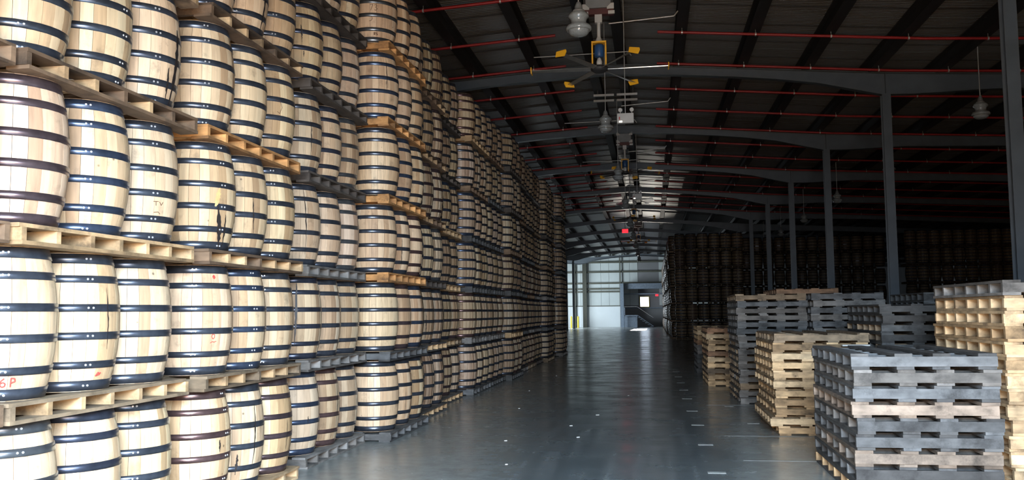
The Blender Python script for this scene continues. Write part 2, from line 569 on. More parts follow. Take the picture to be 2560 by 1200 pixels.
def stave_mesh():
    mb_ = MB()
    nz_ = 7
    a = PI / NST * 0.972
    zs = [BH * i / nz_ for i in range(nz_ + 1)]
    vs_ = []
    for z in zs:
        r = R(z)
        for t, dr in ((-a, -0.0015), (0, 0.001), (a, -0.0015)):
            vs_.append(((r + dr) * math.cos(t), (r + dr) * math.sin(t), z))
    mb_.add(vs_, [(3 * k + j, 3 * k + j + 1, 3 * k + j + 4, 3 * k + j + 3) for k in range(nz_) for j in (0, 1)], 0, True)
    T = 0.024
    for s in (-a, a):
        w = []
        for z in zs:
            r = R(z)
            w += [((r - 0.0015) * math.cos(s), (r - 0.0015) * math.sin(s), z), ((r - T) * math.cos(s), (r - T) * math.sin(s), z)]
        f = [(2 * k, 2 * k + 2, 2 * k + 3, 2 * k + 1) for k in range(nz_)]
        if s < 0: f = [tuple(reversed(q)) for q in f]
        mb_.add(w, [tuple(reversed(q)) for q in f], 0, False)
    for z in (0, BH):
        r = R(z)
        w = [((r - T) * math.cos(-a), (r - T) * math.sin(-a), z), (r * math.cos(-a), r * math.sin(-a), z), (r * math.cos(a), r * math.sin(a), z), ((r - T) * math.cos(a), (r - T) * math.sin(a), z)]
        mb_.add(w, [(0, 1, 2, 3) if z > 0 else (3, 2, 1, 0)], 0, False)
    return mb_.mesh('stave', M['oak'])
STAVE = stave_mesh()

def body_mesh(nst=NST, nz_=8, seed=1):
    """all staves of a distant barrel in one shell, every stave a facet strip with its own tone and a groove between"""
    mb_ = MB(); mb_.use_rnd = True
    r_ = random.Random(seed)
    zs = [BH * i / nz_ for i in range(nz_ + 1)]
    for s in range(nst):
        c = 2 * PI * s / nst
        a = PI / nst
        v_ = []
        for z in zs:
            r = R(z)
            for t, dr in ((-a, -0.003), (-a * 0.93, 0), (a * 0.93, 0), (a, -0.003)):
                v_.append(((r + dr) * math.cos(c + t), (r + dr) * math.sin(c + t), z))
        q = r_.random()
        mb_.add(v_, [(4 * k + j, 4 * k + j + 1, 4 * k + j + 5, 4 * k + j + 4) for k in range(nz_) for j in range(3)], 0, True, q)
    for z, up in ((0.012, 0), (BH - 0.012, 1)):
        n = nst
        r = R(z) - 0.002
        v_ = [(r * math.cos(2 * PI * i / n), r * math.sin(2 * PI * i / n), z) for i in range(n)]
        mb_.add(v_, [tuple(range(n)) if up else tuple(reversed(range(n)))], 0, False, 0.3)
    return mb_.mesh('barrel_body', M['oak'])
BODIES = [body_mesh(seed=s) for s in range(4)]

def hoop_mesh(z0, z1, n=28):
    mb_ = MB()
    e = 0.004
    mb_.lathe([(R(z0) - 0.003, z0), (R(z0) + e, z0), (R(z1) + e, z1), (R(z1) - 0.003, z1)], n, smooth=True)
    return mb_.mesh('hoop', M['hoop'])
HM = [hoop_mesh(a, b) for a, b in HOOPS]
hd = MB(); hd.lathe([(0.0001, 0.0), (0.246, 0.0), (0.246, -0.018), (0.0001, -0.018)], 24, (0, 0, BH - 0.03), smooth=False)
HEAD = hd.mesh('barrel_head', M['head'])

def one_rivet(z0, z1):
    mb_ = MB()
    z = (z0 + z1) / 2
    r = R(z) + 0.004
    mb_.cyl((r, 0, z), (r + 0.004, 0, z), 0.0085, 6, 0.006)
    return mb_.mesh('rivet', M['rivet'])
RV = [one_rivet(a, b) for a, b in HOOPS]

HOOPC = [(1, 1, 1)] * 6 + [(1.5, 1.4, 1.2), (0.8, 0.8, 0.9), (1.9, 1.05, 0.8), (1.5, 0.95, 0.8), (0.9, 1.05, 1.3)]
def tint(r_, s=0.10):
    b = 1 + r_.uniform(-s, s * 0.6)
    return (b, b * (1 + r_.uniform(-0.04, 0.02)), b * (1 + r_.uniform(-0.10, 0.04)))

def barrel(loc, label, group, detail, r_, seam=None, rz=None, tone=(1, 1, 1)):
    """detail 2: staves, hoops, rivets and head as parts; 1: body with hoop parts"""
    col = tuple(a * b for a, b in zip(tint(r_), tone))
    hc = r_.choice(HOOPC)
    rz = r_.uniform(0, 2 * PI) if rz is None else rz
    if detail >= 2:
        root = put('oak_barrel', None, None, loc)
        for s in range(NST):
            put('stave', STAVE, root, (0, 0, 0), 2 * PI * s / NST + rz, col)
    else:
        root = put('oak_barrel', r_.choice(BODIES), None, loc, 0, col)
    tag(root, label, 'barrel', group)
    ra = seam if seam is not None else r_.uniform(0, 2 * PI)
    for i, me in enumerate(HM):
        h = put('hoop', me, root, (0, 0, 0), 0, hc)
        if detail >= 3:
            for t in (-0.05, 0.05):
                put('rivet', RV[i], h, (0, 0, 0), ra + t)
    if detail >= 2:
        put('barrel_head', HEAD, root)
    return root

def streak(root, th0, z0, th1, z1, w, mat=None, name='leak_streak', seed=0, label='black leak streak'):
    """a jagged stain that lies on the bulging surface, from angle th0 at z0 to th1 at z1"""
    r_ = random.Random(seed + int(w * 1000))
    n = 16
    v_ = []
    for i in range(n + 1):
        t = i / n
        z = z0 + (z1 - z0) * t
        th = math.radians(th0 + (th1 - th0) * t) + r_.uniform(-0.01, 0.01)
        ww = w * (0.25 + 0.75 * math.sin(PI * min(1, t * 1.05))) * r_.uniform(0.55, 1.2)
        rr = R(z) + 0.0055
        for s in (-0.5, 0.5):
            a = th + s * ww / rr
            v_.append((rr * math.cos(a), rr * math.sin(a), z))
    mb_ = MB()
    mb_.add(v_, [(2 * i, 2 * i + 1, 2 * i + 3, 2 * i + 2) for i in range(n)], 0, True)
    o = mb_.build(name, mat or M['stain'], root)
    if label: o['label'] = label
    return o

def strokes(root, th, z, lines, scale, mat, name='crayon_mark', label=None, r=0.004):
    """hand-written strokes bent round the barrel; lines are lists of (s, h) in units of scale"""
    mb_ = MB()
    for ln in lines:
        pts = []
        for s, h in ln:
            zz = z + h * scale
            rr = R(zz) + 0.0035
            a = math.radians(th) + s * scale / rr
            pts.append(Vector((rr * math.cos(a), rr * math.sin(a), zz)))
        for p, q in zip(pts, pts[1:]):
            mb_.cyl(p, q, r, 5)
    o = mb_.build(name, mat, root)
    if label: o['label'] = label
    return o

# ------------------------------------------------------------------ pallets
PW, PL, PH = 1.2, 1.98, 0.125
def stringer_mb():
    m = MB()
    m.box(-PW / 2, PW / 2, -0.021, 0.021, 0.024, PH - 0.024)
    return m
m_ = stringer_mb(); STRINGER = m_.mesh('stringer', M['pallet'])
BOARDX = [(-0.60, -0.45), (-0.225, -0.08), (0.08, 0.225), (0.45, 0.60)]
def board_me(z0, z1):
    out = []
    for a, b in BOARDX:
        m = MB(); m.box(a, b, -PL / 2, PL / 2, z0, z1)
        out.append(m.mesh('deck_board', M['pallet']))
    return out
BT, BB = board_me(PH - 0.024, PH - 0.0005), board_me(0.0005, 0.024)
def whole_pallet_mesh(seed=0):
    r_ = random.Random(seed)
    m = MB(); m.use_rnd = True
    for i in range(7):
        y_ = -PL / 2 + 0.021 + i * (PL - 0.042) / 6
        m.box(-PW / 2, PW / 2, y_ - 0.021, y_ + 0.021, 0.018, PH - 0.018, 0, r_.random())
    for a, b in BOARDX:
        m.box(a, b, -PL / 2, PL / 2, PH - 0.018, PH - 0.0005, 0, r_.random())
        m.box(a, b, -PL / 2, PL / 2, 0.0005, 0.018, 0, r_.random())
    return m.mesh('wooden_pallet', M['pallet'])
WHOLE = [whole_pallet_mesh(s) for s in range(5)]

PC = {'grey': (0.21, 0.215, 0.22), 'blue': (0.135, 0.150, 0.168), 'dark': (0.085, 0.075, 0.068), 'brown': (0.21, 0.145, 0.095),
      'tan': (0.60, 0.44, 0.26), 'orange': (0.66, 0.36, 0.14), 'pale': (0.72, 0.56, 0.36), 'dirty': (0.29, 0.23, 0.16), 'charcoal': (0.085, 0.095, 0.105), 'rust': (0.36, 0.215, 0.13), 'taupe': (0.30, 0.25, 0.21)}
def mulc(c, k): return tuple(v * k for v in c)
def pallet(loc, rz, label, group, color, detail, r_, zs=1.0, mixed=None):
    base = PC[color]
    if detail:
        root = put('wooden_pallet', None, None, loc, rz)
        root.scale = (1, 1, zs)
        for i in range(7):
            y_ = -PL / 2 + 0.021 + i * (PL - 0.042) / 6
            c_ = PC[mixed] if mixed and i > 0 and r_.random() < 0.8 else base
            put('stringer', STRINGER, root, (r_.uniform(-0.008, 0.008), y_, 0), 0, mulc(c_, r_.uniform(0.68, 1.22)))
        for me in BT + BB:
            put('deck_board', me, root, (r_.uniform(-0.008, 0.008), r_.uniform(-0.018, 0.018), 0), r_.uniform(-0.006, 0.006), mulc(base, r_.uniform(0.62, 1.18)))
    else:
        root = put('wooden_pallet', r_.choice(WHOLE), None, loc, rz, base)
        root.scale = (1, 1, zs)
    return tag(root, label, 'pallet', group)

# ------------------------------------------------------------------ left wall of stacked barrels
LEVEL = PH + BH
XF = [-3.58, -3.56, -3.66, -3.37, -3.55, -3.74, -3.58, -3.57, -3.40, -3.56, -3.60, -3.64, -3.46, -3.60, -3.35]
Y0 = [4.66, 6.82, 9.28, 11.33, 13.37, 15.55, 17.85, 19.87, 21.87, 23.89, 25.92, 27.95, 29.97, 31.98, 33.99]
TIERC = [  # pallet colour by tier (0 = floor) for the first stacks
    ['dirty', 'dirty', 'tan', 'brown', 'brown', 'brown'],
    ['pale', 'dirty', 'brown', 'orange', 'brown', 'brown'],
    ['grey', 'grey', 'grey', 'dark', 'dark', 'dark'],
    ['blue', 'blue', 'orange', 'orange', 'orange', 'orange'],
    ['grey', 'grey', 'dark', 'brown', 'brown', 'brown'],
    ['grey', 'dirty', 'tan', 'tan', 'dark', 'dark'],
    ['blue', 'grey', 'charcoal', 'charcoal', 'brown', 'tan'],
    ['charcoal', 'grey', 'charcoal', 'charcoal', 'charcoal', 'brown'],
    ['charcoal', 'tan', 'charcoal', 'brown', 'dark', 'dark'],
    ['grey', 'charcoal', 'charcoal', 'charcoal', 'brown', 'dark']]
CW = {'dark': 'dark', 'dirty': 'weathered', 'orange': 'orange-toned', 'blue': 'blue-grey', 'pale': 'pale'}
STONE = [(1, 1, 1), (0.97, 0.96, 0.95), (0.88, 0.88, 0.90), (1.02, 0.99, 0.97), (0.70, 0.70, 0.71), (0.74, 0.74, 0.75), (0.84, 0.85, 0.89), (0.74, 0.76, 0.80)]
SHIFT = {0: (-0.03, -0.03), (0, 1): (-0.04, -0.05), 1: (-0.005, -0.005), 2: (-0.045, -0.01), 3: (-0.03, -0.01), (3, 3): (-0.01, 0), (3, 4): (-0.01, 0)}
POS = ['nearest', 'middle', 'farthest']
TIER = ['bottom', 'second', 'third', 'fourth', 'fifth', 'top']
B = {}
for s, (xf, y0) in enumerate(zip(XF, Y0)):
    r_ = random.Random(100 + s)
    for k in range(6):
        dx = r_.uniform(-0.02, 0.02)
        dy = r_.uniform(-0.015, 0.015)
        col = TIERC[s][k] if s < len(TIERC) else r_.choice(['charcoal', 'grey', 'dark', 'brown', 'dirty'])
        mixed = 'tan' if col in ('grey', 'dirty', 'brown') and s in (0, 1, 4, 5) else None
        pallet((xf - PW / 2 + dx, y0 + PL / 2 + dy, k * LEVEL), 0,
               f'{CW.get(col, col)} pallet under the {TIER[k]} tier of barrels, {ORD[s + 1]} left stack from the camera',
               'pallets in the left-hand barrel stacks', col, 1 if s < 6 else 0, r_, 1.0, mixed)
        for i in range(3):
            in_frame = not (s == 0 and k >= 5)
            det = (3 if s < 2 else 2) if s < 4 and in_frame else 1
            ex, ey = SHIFT.get((s, k), SHIFT.get(s, (-0.02, -0.01)))
            bx = xf - 0.29 + ex + dx * 0.5 + r_.uniform(-0.006, 0.006)
            by = y0 + 0.325 + 0.664 * i + dy * 0.5 + ey
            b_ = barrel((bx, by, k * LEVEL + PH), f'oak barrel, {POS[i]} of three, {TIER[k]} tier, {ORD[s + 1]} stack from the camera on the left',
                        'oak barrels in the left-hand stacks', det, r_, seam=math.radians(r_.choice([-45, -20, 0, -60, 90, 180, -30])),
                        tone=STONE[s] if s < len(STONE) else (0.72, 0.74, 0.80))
            B[(s, k, i)] = b_

def relabel(key, text): B[key]['label'] = text
# leaks, scars and marks the photo shows
A_ = 0; B_ = 1; C_ = 2; D_ = 3
st = [((B_, 2, 0), -29, 0.37, -20, 0.01, 0.045), ((B_, 2, 0), -14, 0.30, -12, 0.02, 0.02), ((B_, 2, 1), -29.7, 0.53, -25, 0.20, 0.013),
      ((A_, 3, 2), 5, 0.62, 0, 0.01, 0.05), ((A_, 3, 2), -12, 0.30, -10, 0.05, 0.02), ((A_, 1, 1), -9, 0.68, -7, 0.27, 0.010),
      ((B_, 0, 0), -17, 0.50, -17, 0.40, 0.018), ((B_, 0, 1), -16, 0.72, -19, 0.20, 0.015), ((B_, 0, 1), -47, 0.30, -49, 0.12, 0.024),
      ((B_, 0, 2), -9, 0.50, -9, 0.22, 0.012), ((C_, 1, 0), -58, 0.83, -61, 0.16, 0.026), ((C_, 0, 1), -2, 0.70, -8, 0.22, 0.013),
      ((C_, 0, 0), -30, 0.42, -31, 0.34, 0.012), ((D_, 4, 0), -42, 0.78, -43, 0.33, 0.012), ((C_, 4, 0), -54, 0.62, -52, 0.42, 0.018),
      ((C_, 4, 0), -48, 0.33, -48, 0.26, 0.014), ((C_, 4, 0), -53, 0.16, -52, 0.02, 0.014), ((B_, 4, 1), 0, 0.5, -4, 0.02, 0.028),
      ((C_, 3, 0), -30, 0.60, -28, 0.20, 0.012), ((C_, 2, 0), -40, 0.85, -36, 0.12, 0.013), ((D_, 2, 1), -35, 0.5, -33, 0.05, 0.014),
      ((D_, 0, 1), -28, 0.5, -28, 0.1, 0.008), ((4, 1, 1), -40, 0.5, -38, 0.1, 0.02)]
seen = set()
for j, (key, a0, z0, a1, z1, w) in enumerate(st):
    streak(B[key], a0, z0, a1, z1, w, seed=j)
    if key not in seen:
        seen.add(key)
        s, k, i = key
        relabel(key, f'oak barrel with black leak streak, {POS[i]} of three, {TIER[k]} tier, {ORD[s + 1]} left stack')
streak(B[(B_, 2, 0)], -33, 0.36, -27, 0.52, 0.05, M['scar'], 'wood_scar', 5, 'raw orange wood around the leak')
six = [[(0.45, 1), (0.1, 0.7), (0, 0.3), (0.2, 0), (0.5, 0.1), (0.55, 0.4), (0.3, 0.55), (0.05, 0.4)]]
pee = [[(1.1, 0), (1.15, 1), (1.55, 0.95), (1.6, 0.6), (1.15, 0.45)]]
strokes(B[(A_, 1, 0)], -47, 0.085, six + pee, 0.05, M['chalk'], label='red crayon marks reading 6P')
relabel((A_, 1, 0), 'oak barrel with red 6P mark low on it, second tier, at the left edge')
strokes(B[(B_, 1, 0)], -34, 0.24, [[(0.2, 1.3), (0.0, 1.7), (0.2, 2.1), (0.6, 2.0), (0.6, 1.5), (0.3, 1.2), (0.1, 1.5)], [(-0.2, 0.5), (0.2, 0.75), (0.6, 0.65), (1.0, 0.8)]],
        0.045, M['chalk'], label='red crayon scrawl', r=0.0025)
strokes(B[(B_, 1, 0)], -30, 0.79, [[(0.3, 0.9), (0.0, 0.5), (0.3, 0), (0.6, 0.4), (0.3, 0.9), (0.1, 0.4), (0.5, 0.5)]], 0.035, M['chalk'])
relabel((B_, 1, 0), 'oak barrel with a red crayon scrawl on its side, second tier, second left stack')
strokes(B[(A_, 1, 1)], -18, 0.095, [[(0, 0), (0.4, 0.6), (0.7, 0.4), (1.0, 0.5)], [(0.2, 0.1), (0.8, 0.25)]], 0.04, M['chalk'])
seven3 = [[(0, 1), (0.5, 1), (0.15, 0)], [(0.75, 0.9), (1.0, 1.0), (1.2, 0.8), (0.95, 0.55), (1.25, 0.3), (1.05, 0.02), (0.75, 0.1)]]
strokes(B[(D_, 5, 0)], -80, 0.42, seven3, 0.08, M['ink'], 'burnt_mark', 'brown burnt digits 73', 0.003)
strokes(B[(D_, 5, 0)], -84, 0.27, [[(0.6, 1), (0.8, 0.6), (0.6, 0.2), (0.2, 0.1)]], 0.07, M['ink'], 'burnt_mark', None, 0.003)
strokes(B[(D_, 5, 0)], -70, 0.095, [[(0, 0), (0, 1), (0.5, 0.9), (0.5, 0.55), (0, 0.5), (0.55, 0)], [(1.3, 0.95), (0.9, 0.9), (0.9, 0.55), (1.3, 0.45), (1.3, 0.08), (0.85, 0.05)]], 0.035, M['ink'], 'burnt_mark', 'small dark letters RS', 0.004)
relabel((D_, 5, 0), 'oak barrel marked 73, nearest in the top tier of the fourth left stack')
strokes(B[(A_, 2, 2)], -32, 0.30, [[(0, 0), (0.8, 0.05)], [(0.4, 0), (0.45, -0.6)], [(1.0, 0), (1.3, -0.5), (1.6, 0)], [(0.2, -1.6), (0.9, -1.5), (1.2, -1.8)]], 0.05, M['ink'], 'pencil_mark', None, 0.002)
strokes(B[(B_, 3, 2)], -42, 0.45, [[(0, 1), (0.6, 0.8), (0.8, 0.2), (0.5, -0.5), (0.2, -0.3)]], 0.09, M['ink'], 'pencil_mark', None, 0.002)
# ------------------------------------------------------------------ stuff: barrels deeper in the stacks and far ones
def low_barrel(mb_, x, y, z0, r_, n=12):
    q = r_.random()
    ph = r_.uniform(0, 1)
    zz = [0, 0.06, 0.15, 0.19, 0.34, 0.38, 0.525, 0.565, 0.715, 0.755, 0.845, BH]
    v_ = []
    for z in zz:
        r = R(z)
        v_ += [(x + r * math.cos(2 * PI * (i + ph) / n), y + r * math.sin(2 * PI * (i + ph) / n), z0 + z) for i in range(n)]
    for k in range(len(zz) - 1):
        hoop = k in (0, 2, 4, 6, 8, 10)
        for i in range(n):
            j = (i + 1) % n
            mb_.f.append([len(mb_.v) + a for a in (k * n + i, k * n + j, (k + 1) * n + j, (k + 1) * n + i)])
            mb_.mi.append(1 if hoop else 0)
            mb_.sm.append(not hoop)
            mb_.rnd.append(q + 0.013 * i)
    mb_.f.append([len(mb_.v) + (len(zz) - 1) * n + i for i in range(n)])
    mb_.mi.append(0); mb_.sm.append(False); mb_.rnd.append(q)
    mb_.v += v_

def low_pallet(mb_, x0, x1, y0, y1, z0):
    mb_.box(x0, x1, y0, y1, z0 + PH - 0.018, z0 + PH - 0.001, 0, 0.2)
    mb_.box(x0, x1, y0, y1, z0 + 0.001, z0 + 0.018, 0, 0.4)
    n = 7
    if x1 - x0 > y1 - y0:
        for i in range(n):
            a = x0 + (x1 - x0 - 0.04) * i / (n - 1)
            mb_.box(a, a + 0.04, y0, y1, z0 + 0.018, z0 + PH - 0.018, 0, 0.3)
    else:
        for i in range(n):
            a = y0 + (y1 - y0 - 0.04) * i / (n - 1)
            mb_.box(x0, x1, a, a + 0.04, z0 + 0.018, z0 + PH - 0.018, 0, 0.3)

r_ = random.Random(5)
deep = MB(); deep.use_rnd = True
for s, (xf, y0) in enumerate(zip(XF, Y0)):
    for k in range(6):
        for i in range(3):
            low_barrel(deep, xf - 1.01, y0 + 0.33 + 0.66 * i, k * LEVEL + PH, r_)
for k in range(6):          # the stack level with the camera, outside the frame
    for i in range(3):
        for c in range(2):
            low_barrel(deep, -3.89 - 0.66 * c, 2.62 + 0.33 + 0.66 * i, k * LEVEL + PH, r_)
o = deep.build('barrel_row', [M['oak'], M['hoop']])
tag(o, 'rows of oak barrels standing deeper in the left-hand stacks', 'barrels', kind='stuff')
dp = MB(); dp.use_rnd = True
for k in range(6):
    low_pallet(dp, -4.8, -3.6, 2.62, 4.60, k * LEVEL)
o = dp.build('pallet_layer', M['pallet']); o.color = (*PC['brown'], 1)
tag(o, 'pallets under the barrels beside the camera at the left edge', 'pallets', kind='stuff')

# right-hand background: block ending in a face across the hall
GY = 53.35
DIM = 'oak barrels in the dark stacks at the back right'
for k in range(6):
    for i in range(2):
        x0 = 1.33 + 1.99 * i
        rr = random.Random(900 + 10 * k + i)
        pallet((x0 + PL / 2, GY + PW / 2, k * LEVEL), PI / 2, f'brown pallet under the {TIER[k]} tier, {"left" if i == 0 else "right"} half, dark far barrel block',
               'pallets in the dark far block', 'dirty', 0, rr)
        for j in range(3):
            c = 3 * i + j
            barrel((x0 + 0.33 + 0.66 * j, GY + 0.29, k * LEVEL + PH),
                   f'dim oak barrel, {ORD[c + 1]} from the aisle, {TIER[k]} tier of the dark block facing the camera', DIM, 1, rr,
                   tone=(0.40, 0.37, 0.35) if c > 1 or k < 4 else (0.2, 0.19, 0.18))  # aged oak, with the shade of the far block put into the tint
for k in range(6):
    for i in range(3):
        x0 = 14.5 + 1.99 * i
        rr = random.Random(1200 + 10 * k + i)
        if k < 3: continue
        pallet((x0 + PL / 2, 54.6 + PW / 2, k * LEVEL), PI / 2, f'dark pallet under the {TIER[k]} tier, {ORD[i + 1]} from the left in the far right barrel row',
               'pallets in the far right barrel row', 'brown', 0, rr)
        for j in range(3):
            c = 3 * i + j
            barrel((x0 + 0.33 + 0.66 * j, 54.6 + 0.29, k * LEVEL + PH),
                   f'dim oak barrel, {ORD[c + 1]} from the left, {TIER[k]} tier, far right row behind the columns', DIM, 1, rr, tone=(0.42, 0.40, 0.38))  # tint carries both aged oak and the shade of the back row
bk = MB(); bk.use_rnd = True
bp_ = MB(); bp_.use_rnd = True
for k in range(6):          # rows behind the face of the dark block
    for i in range(6):
        for rw in range(3):
            if rw == 0 or i > 1:
                low_barrel(bk, 1.66 + 0.665 * i, GY + 0.96 + 0.67 * rw, k * LEVEL + PH, r_, 10)
    low_pallet(bp_, 3.4, 5.3, GY + 1.35, GY + 2.6, k * LEVEL)
yy = GY + 1.4
side_x = 1.05
while yy < 92:
    for k in range(6):
        jx = side_x + r_.uniform(-0.05, 0.08)
        for i in range(3):
            low_barrel(bk, jx + 0.96, yy + 0.33 + 0.66 * i, k * LEVEL + PH, r_, 8)
            low_barrel(bk, jx + 0.3, yy + 0.33 + 0.66 * i, k * LEVEL + PH, r_, 10)
        low_pallet(bp_, jx, jx + 1.2, yy, yy + 1.98, k * LEVEL)
    yy += 2.03
for k in range(6):
    for i in range(13):
        low_barrel(bk, 5.9 + 0.66 * i, 57.8, k * LEVEL + PH, r_, 10)
    for i in range(4):
        low_pallet(bp_, 5.6 + 1.99 * i, 5.6 + 1.99 * i + 1.98, 57.5, 58.7, k * LEVEL)
    if k < 3:
        for i in range(9):
            low_barrel(bk, 14.83 + 0.665 * i, 54.89, k * LEVEL + PH, r_, 10)
        for i in range(3):
            low_pallet(bp_, 14.5 + 1.99 * i, 14.5 + 1.99 * i + 1.98, 54.6, 55.8, k * LEVEL)
    for i in range(12):
        low_barrel(bk, 20.9 + 0.68 * i, 57.2, k * LEVEL + PH, r_, 10)
o = bk.build('barrel_row', [M['oak'], M['hoop']]); o.color = (0.30, 0.28, 0.27, 1)  # tint darkened for old oak and for the shade among these rows
tag(o, 'far rows of barrels in the dark along the right of the aisle and behind', 'barrels', kind='stuff')
o = bp_.build('pallet_layer', M['pallet']); o.color = (*PC['brown'], 1)
tag(o, 'pallets layered between the far dark barrel rows on the right', 'pallets', kind='stuff')

# ------------------------------------------------------------------ stacks of empty pallets on the right
def pstack(x, y, n, height, colors, detail, phrase, group, seed, mixed=None, jit=0.02, shift=None):
    r_ = random.Random(seed)
    zs = height / (n * PH)
    for i in range(n):
        c = colors[i] if isinstance(colors, list) else colors
        sx = shift[i] if shift else 0
        lab = 'topmost' if i == n - 1 else ('lowest' if i == 0 else ORD[i + 1] + ' up')
        word = {'dark': 'dark brown', 'dirty': 'weathered', 'orange': 'reddish', 'blue': 'blue-grey', 'pale': 'pale new', 'charcoal': 'charcoal'}.get(c, c)
        pallet((x + PW / 2 + sx + r_.uniform(-jit, jit), y + PL / 2 + r_.uniform(-jit, jit), i * PH * zs), r_.uniform(-0.012, 0.012),
               f'{word} pallet, {lab} in the {phrase}', group, c, detail, r_, zs * 0.999, mixed[i] if isinstance(mixed, list) else mixed)

g = ['grey', 'blue']
pstack(1.72, 8.30, 9, 1.25, ['blue', 'blue', 'taupe', 'blue', 'blue', 'taupe', 'blue', 'grey', 'blue'], 1, 'nearest grey stack at lower right', 'pallets in the nearest grey stack', 31,
       ['tan', None, 'grey', None, 'grey', None, None, None, None], 0.012)
pstack(3.02, 8.40, 14, 1.88, ['pale', 'pale', 'pale', 'pale', 'pale', 'pale', 'pale', 'pale', 'tan', 'pale', 'tan', 'pale', 'pale', 'grey'], 1,
       'tall pale stack at the right edge', 'pallets in the pale stack at the right edge', 32, None, 0.015)
pstack(1.56, 12.37, 11, 1.33, ['tan', 'pale', 'tan', 'tan', 'tan', 'pale', 'pale', 'tan', 'pale', 'tan', 'dirty'], 1,
       'tan stack left of the nearest grey one', 'pallets in the tan stack', 33, None, 0.025, [0.04, -0.03] + [0] * 9)
pstack(2.85, 12.0, 14, 1.70, 'charcoal', 1, 'charcoal stack behind the nearest grey one', 'pallets in the charcoal stack', 34, [None, None, None, None, None, None, None, None, None, 'dirty', 'dirty', 'dirty', None, None], 0.015)
pstack(1.48, 16.44, 16, 1.93, ['grey', 'grey', 'dirty', 'grey', 'grey', 'grey', 'grey', 'grey', 'grey', 'grey', 'charcoal', 'blue', 'grey', 'grey', 'blue', 'dirty'], 1,
       'tall grey stack behind the tan one', 'pallets in the tall grey stack', 35, ['dirty'] * 9 + [None] * 7, 0.015, [0.01] * 9 + [0.0] * 7)
pstack(2.76, 16.40, 16, 1.93, ['grey', 'blue'] * 8, 0, 'second tall grey stack, touching the first', 'pallets in the second tall grey stack', 36)
pstack(4.02, 14.2, 15, 1.88, 'charcoal', 0, 'dark stack beside the near columns', 'pallets in the dark stack by the columns', 37)
pstack(1.17, 20.30, 10, 1.27, ['tan', 'tan', 'dirty', 'tan', 'pale', 'rust', 'tan', 'tan', 'pale', 'rust'], 1,
       'low tan stack at the aisle', 'pallets in the low tan stack', 38, None, 0.02)
pstack(1.16, 24.60, 10, 1.24, ['charcoal', 'blue', 'charcoal', 'charcoal', 'grey', 'grey', 'rust', 'tan', 'pale', 'tan'], 0,
       'farthest low stack at the aisle', 'pallets in the farthest low stack', 39)
pstack(2.46, 18.75, 17, 2.07, ['grey'] * 16 + ['rust'], 0, 'stack just visible over the tall grey stack', 'pallets in the hidden rear stack', 40)

# loose white board under the tan stack's top
mb = MB(); mb.box(0, 0.34, 0, 0.10, 0, 0.02)
tag(mb.build('loose_board', M['white'], None, (2.42, 12.22, 1.165)), 'short white board sticking out high on the tan pallet stack', 'board')

# ------------------------------------------------------------------ roof pipes
def along(x0, x1, y, dz, r, n=8):
    pts = [x0] + [x for x in (RX, 5.8) if x0 < x < x1] + [x1]
    m = MB()
    for a, b in zip(pts, pts[1:]):
        m.cyl((a, 0, deck_z(a) - dz), (b, 0, deck_z(b) - dz), r, n)
    return m
k = 0
DZ = 0.47
rp_me = along(0.25, XR - 0.3, 0, DZ, 0.032).mesh('red_pipe_run', M['redpipe'])
lp_me = along(XL + 0.3, -2.0, 0, DZ, 0.032).mesh('red_pipe_run', M['redpipe'])
hangers = {}
def hanger_mesh(x):
    m = MB()
    z = deck_z(x) - DZ
    m.cyl((x, 0, z + 0.02), (x, 0, deck_z(x) - PUR), 0.006, 5)
    m.cyl((x - 0.015, 0, z), (x + 0.015, 0, z), 0.042, 8)
    return m.mesh('hanger', M['galv'])
hx_r = [x for x in px if 0.3 < x < 12]
hx_l = [x for x in px if -9 < x < -1.9]
hm = {x: hanger_mesh(x) for x in hx_r + hx_l}
for j in range(-1, 14):
    y = 19.6 + 2.54 * j
    for side, me, hx in (('right', rp_me, hx_r), ('left', lp_me, hx_l)):
        p = put('sprinkler_pipe', me, None, (0, y, 0))
        tag(p, f'red sprinkler pipe hung across the {side} roof slope, {ORD[j + 2]} from the camera', 'pipe', 'sprinkler pipes')
        for x in hx:
            put('hanger', hm[x], p)

def pipe(name, pts, r, mat, label, cat='conduit', n=6, group=None):
    m = MB()
    for a, b in zip(pts, pts[1:]):
        m.cyl(a, b, r, n)
    return tag(m.build(name, mat), label, cat, group)
zc = deck_z(-1) - 0.55
for j in range(4):
    y = 18.4 + 7.62 * j
    nm = ORD[j + 1]
    pipe('conduit', [(-0.76, y, 7.62), (0.58, y, 7.70), (0.66, y, 7.80)], 0.016, M['galv'], f'thin galvanised conduit right of the ridge, {nm} from the camera', group='ridge conduits')
    yb = 20.85 + 7.62 * j
    pipe('conduit', [(-2.65, yb, 7.70), (-0.42, yb, 7.72), (-0.35, yb, 7.62)], 0.014, M['galv'], f'thin galvanised conduit crossing the ridge, {nm} from the camera', group='ridge conduits')

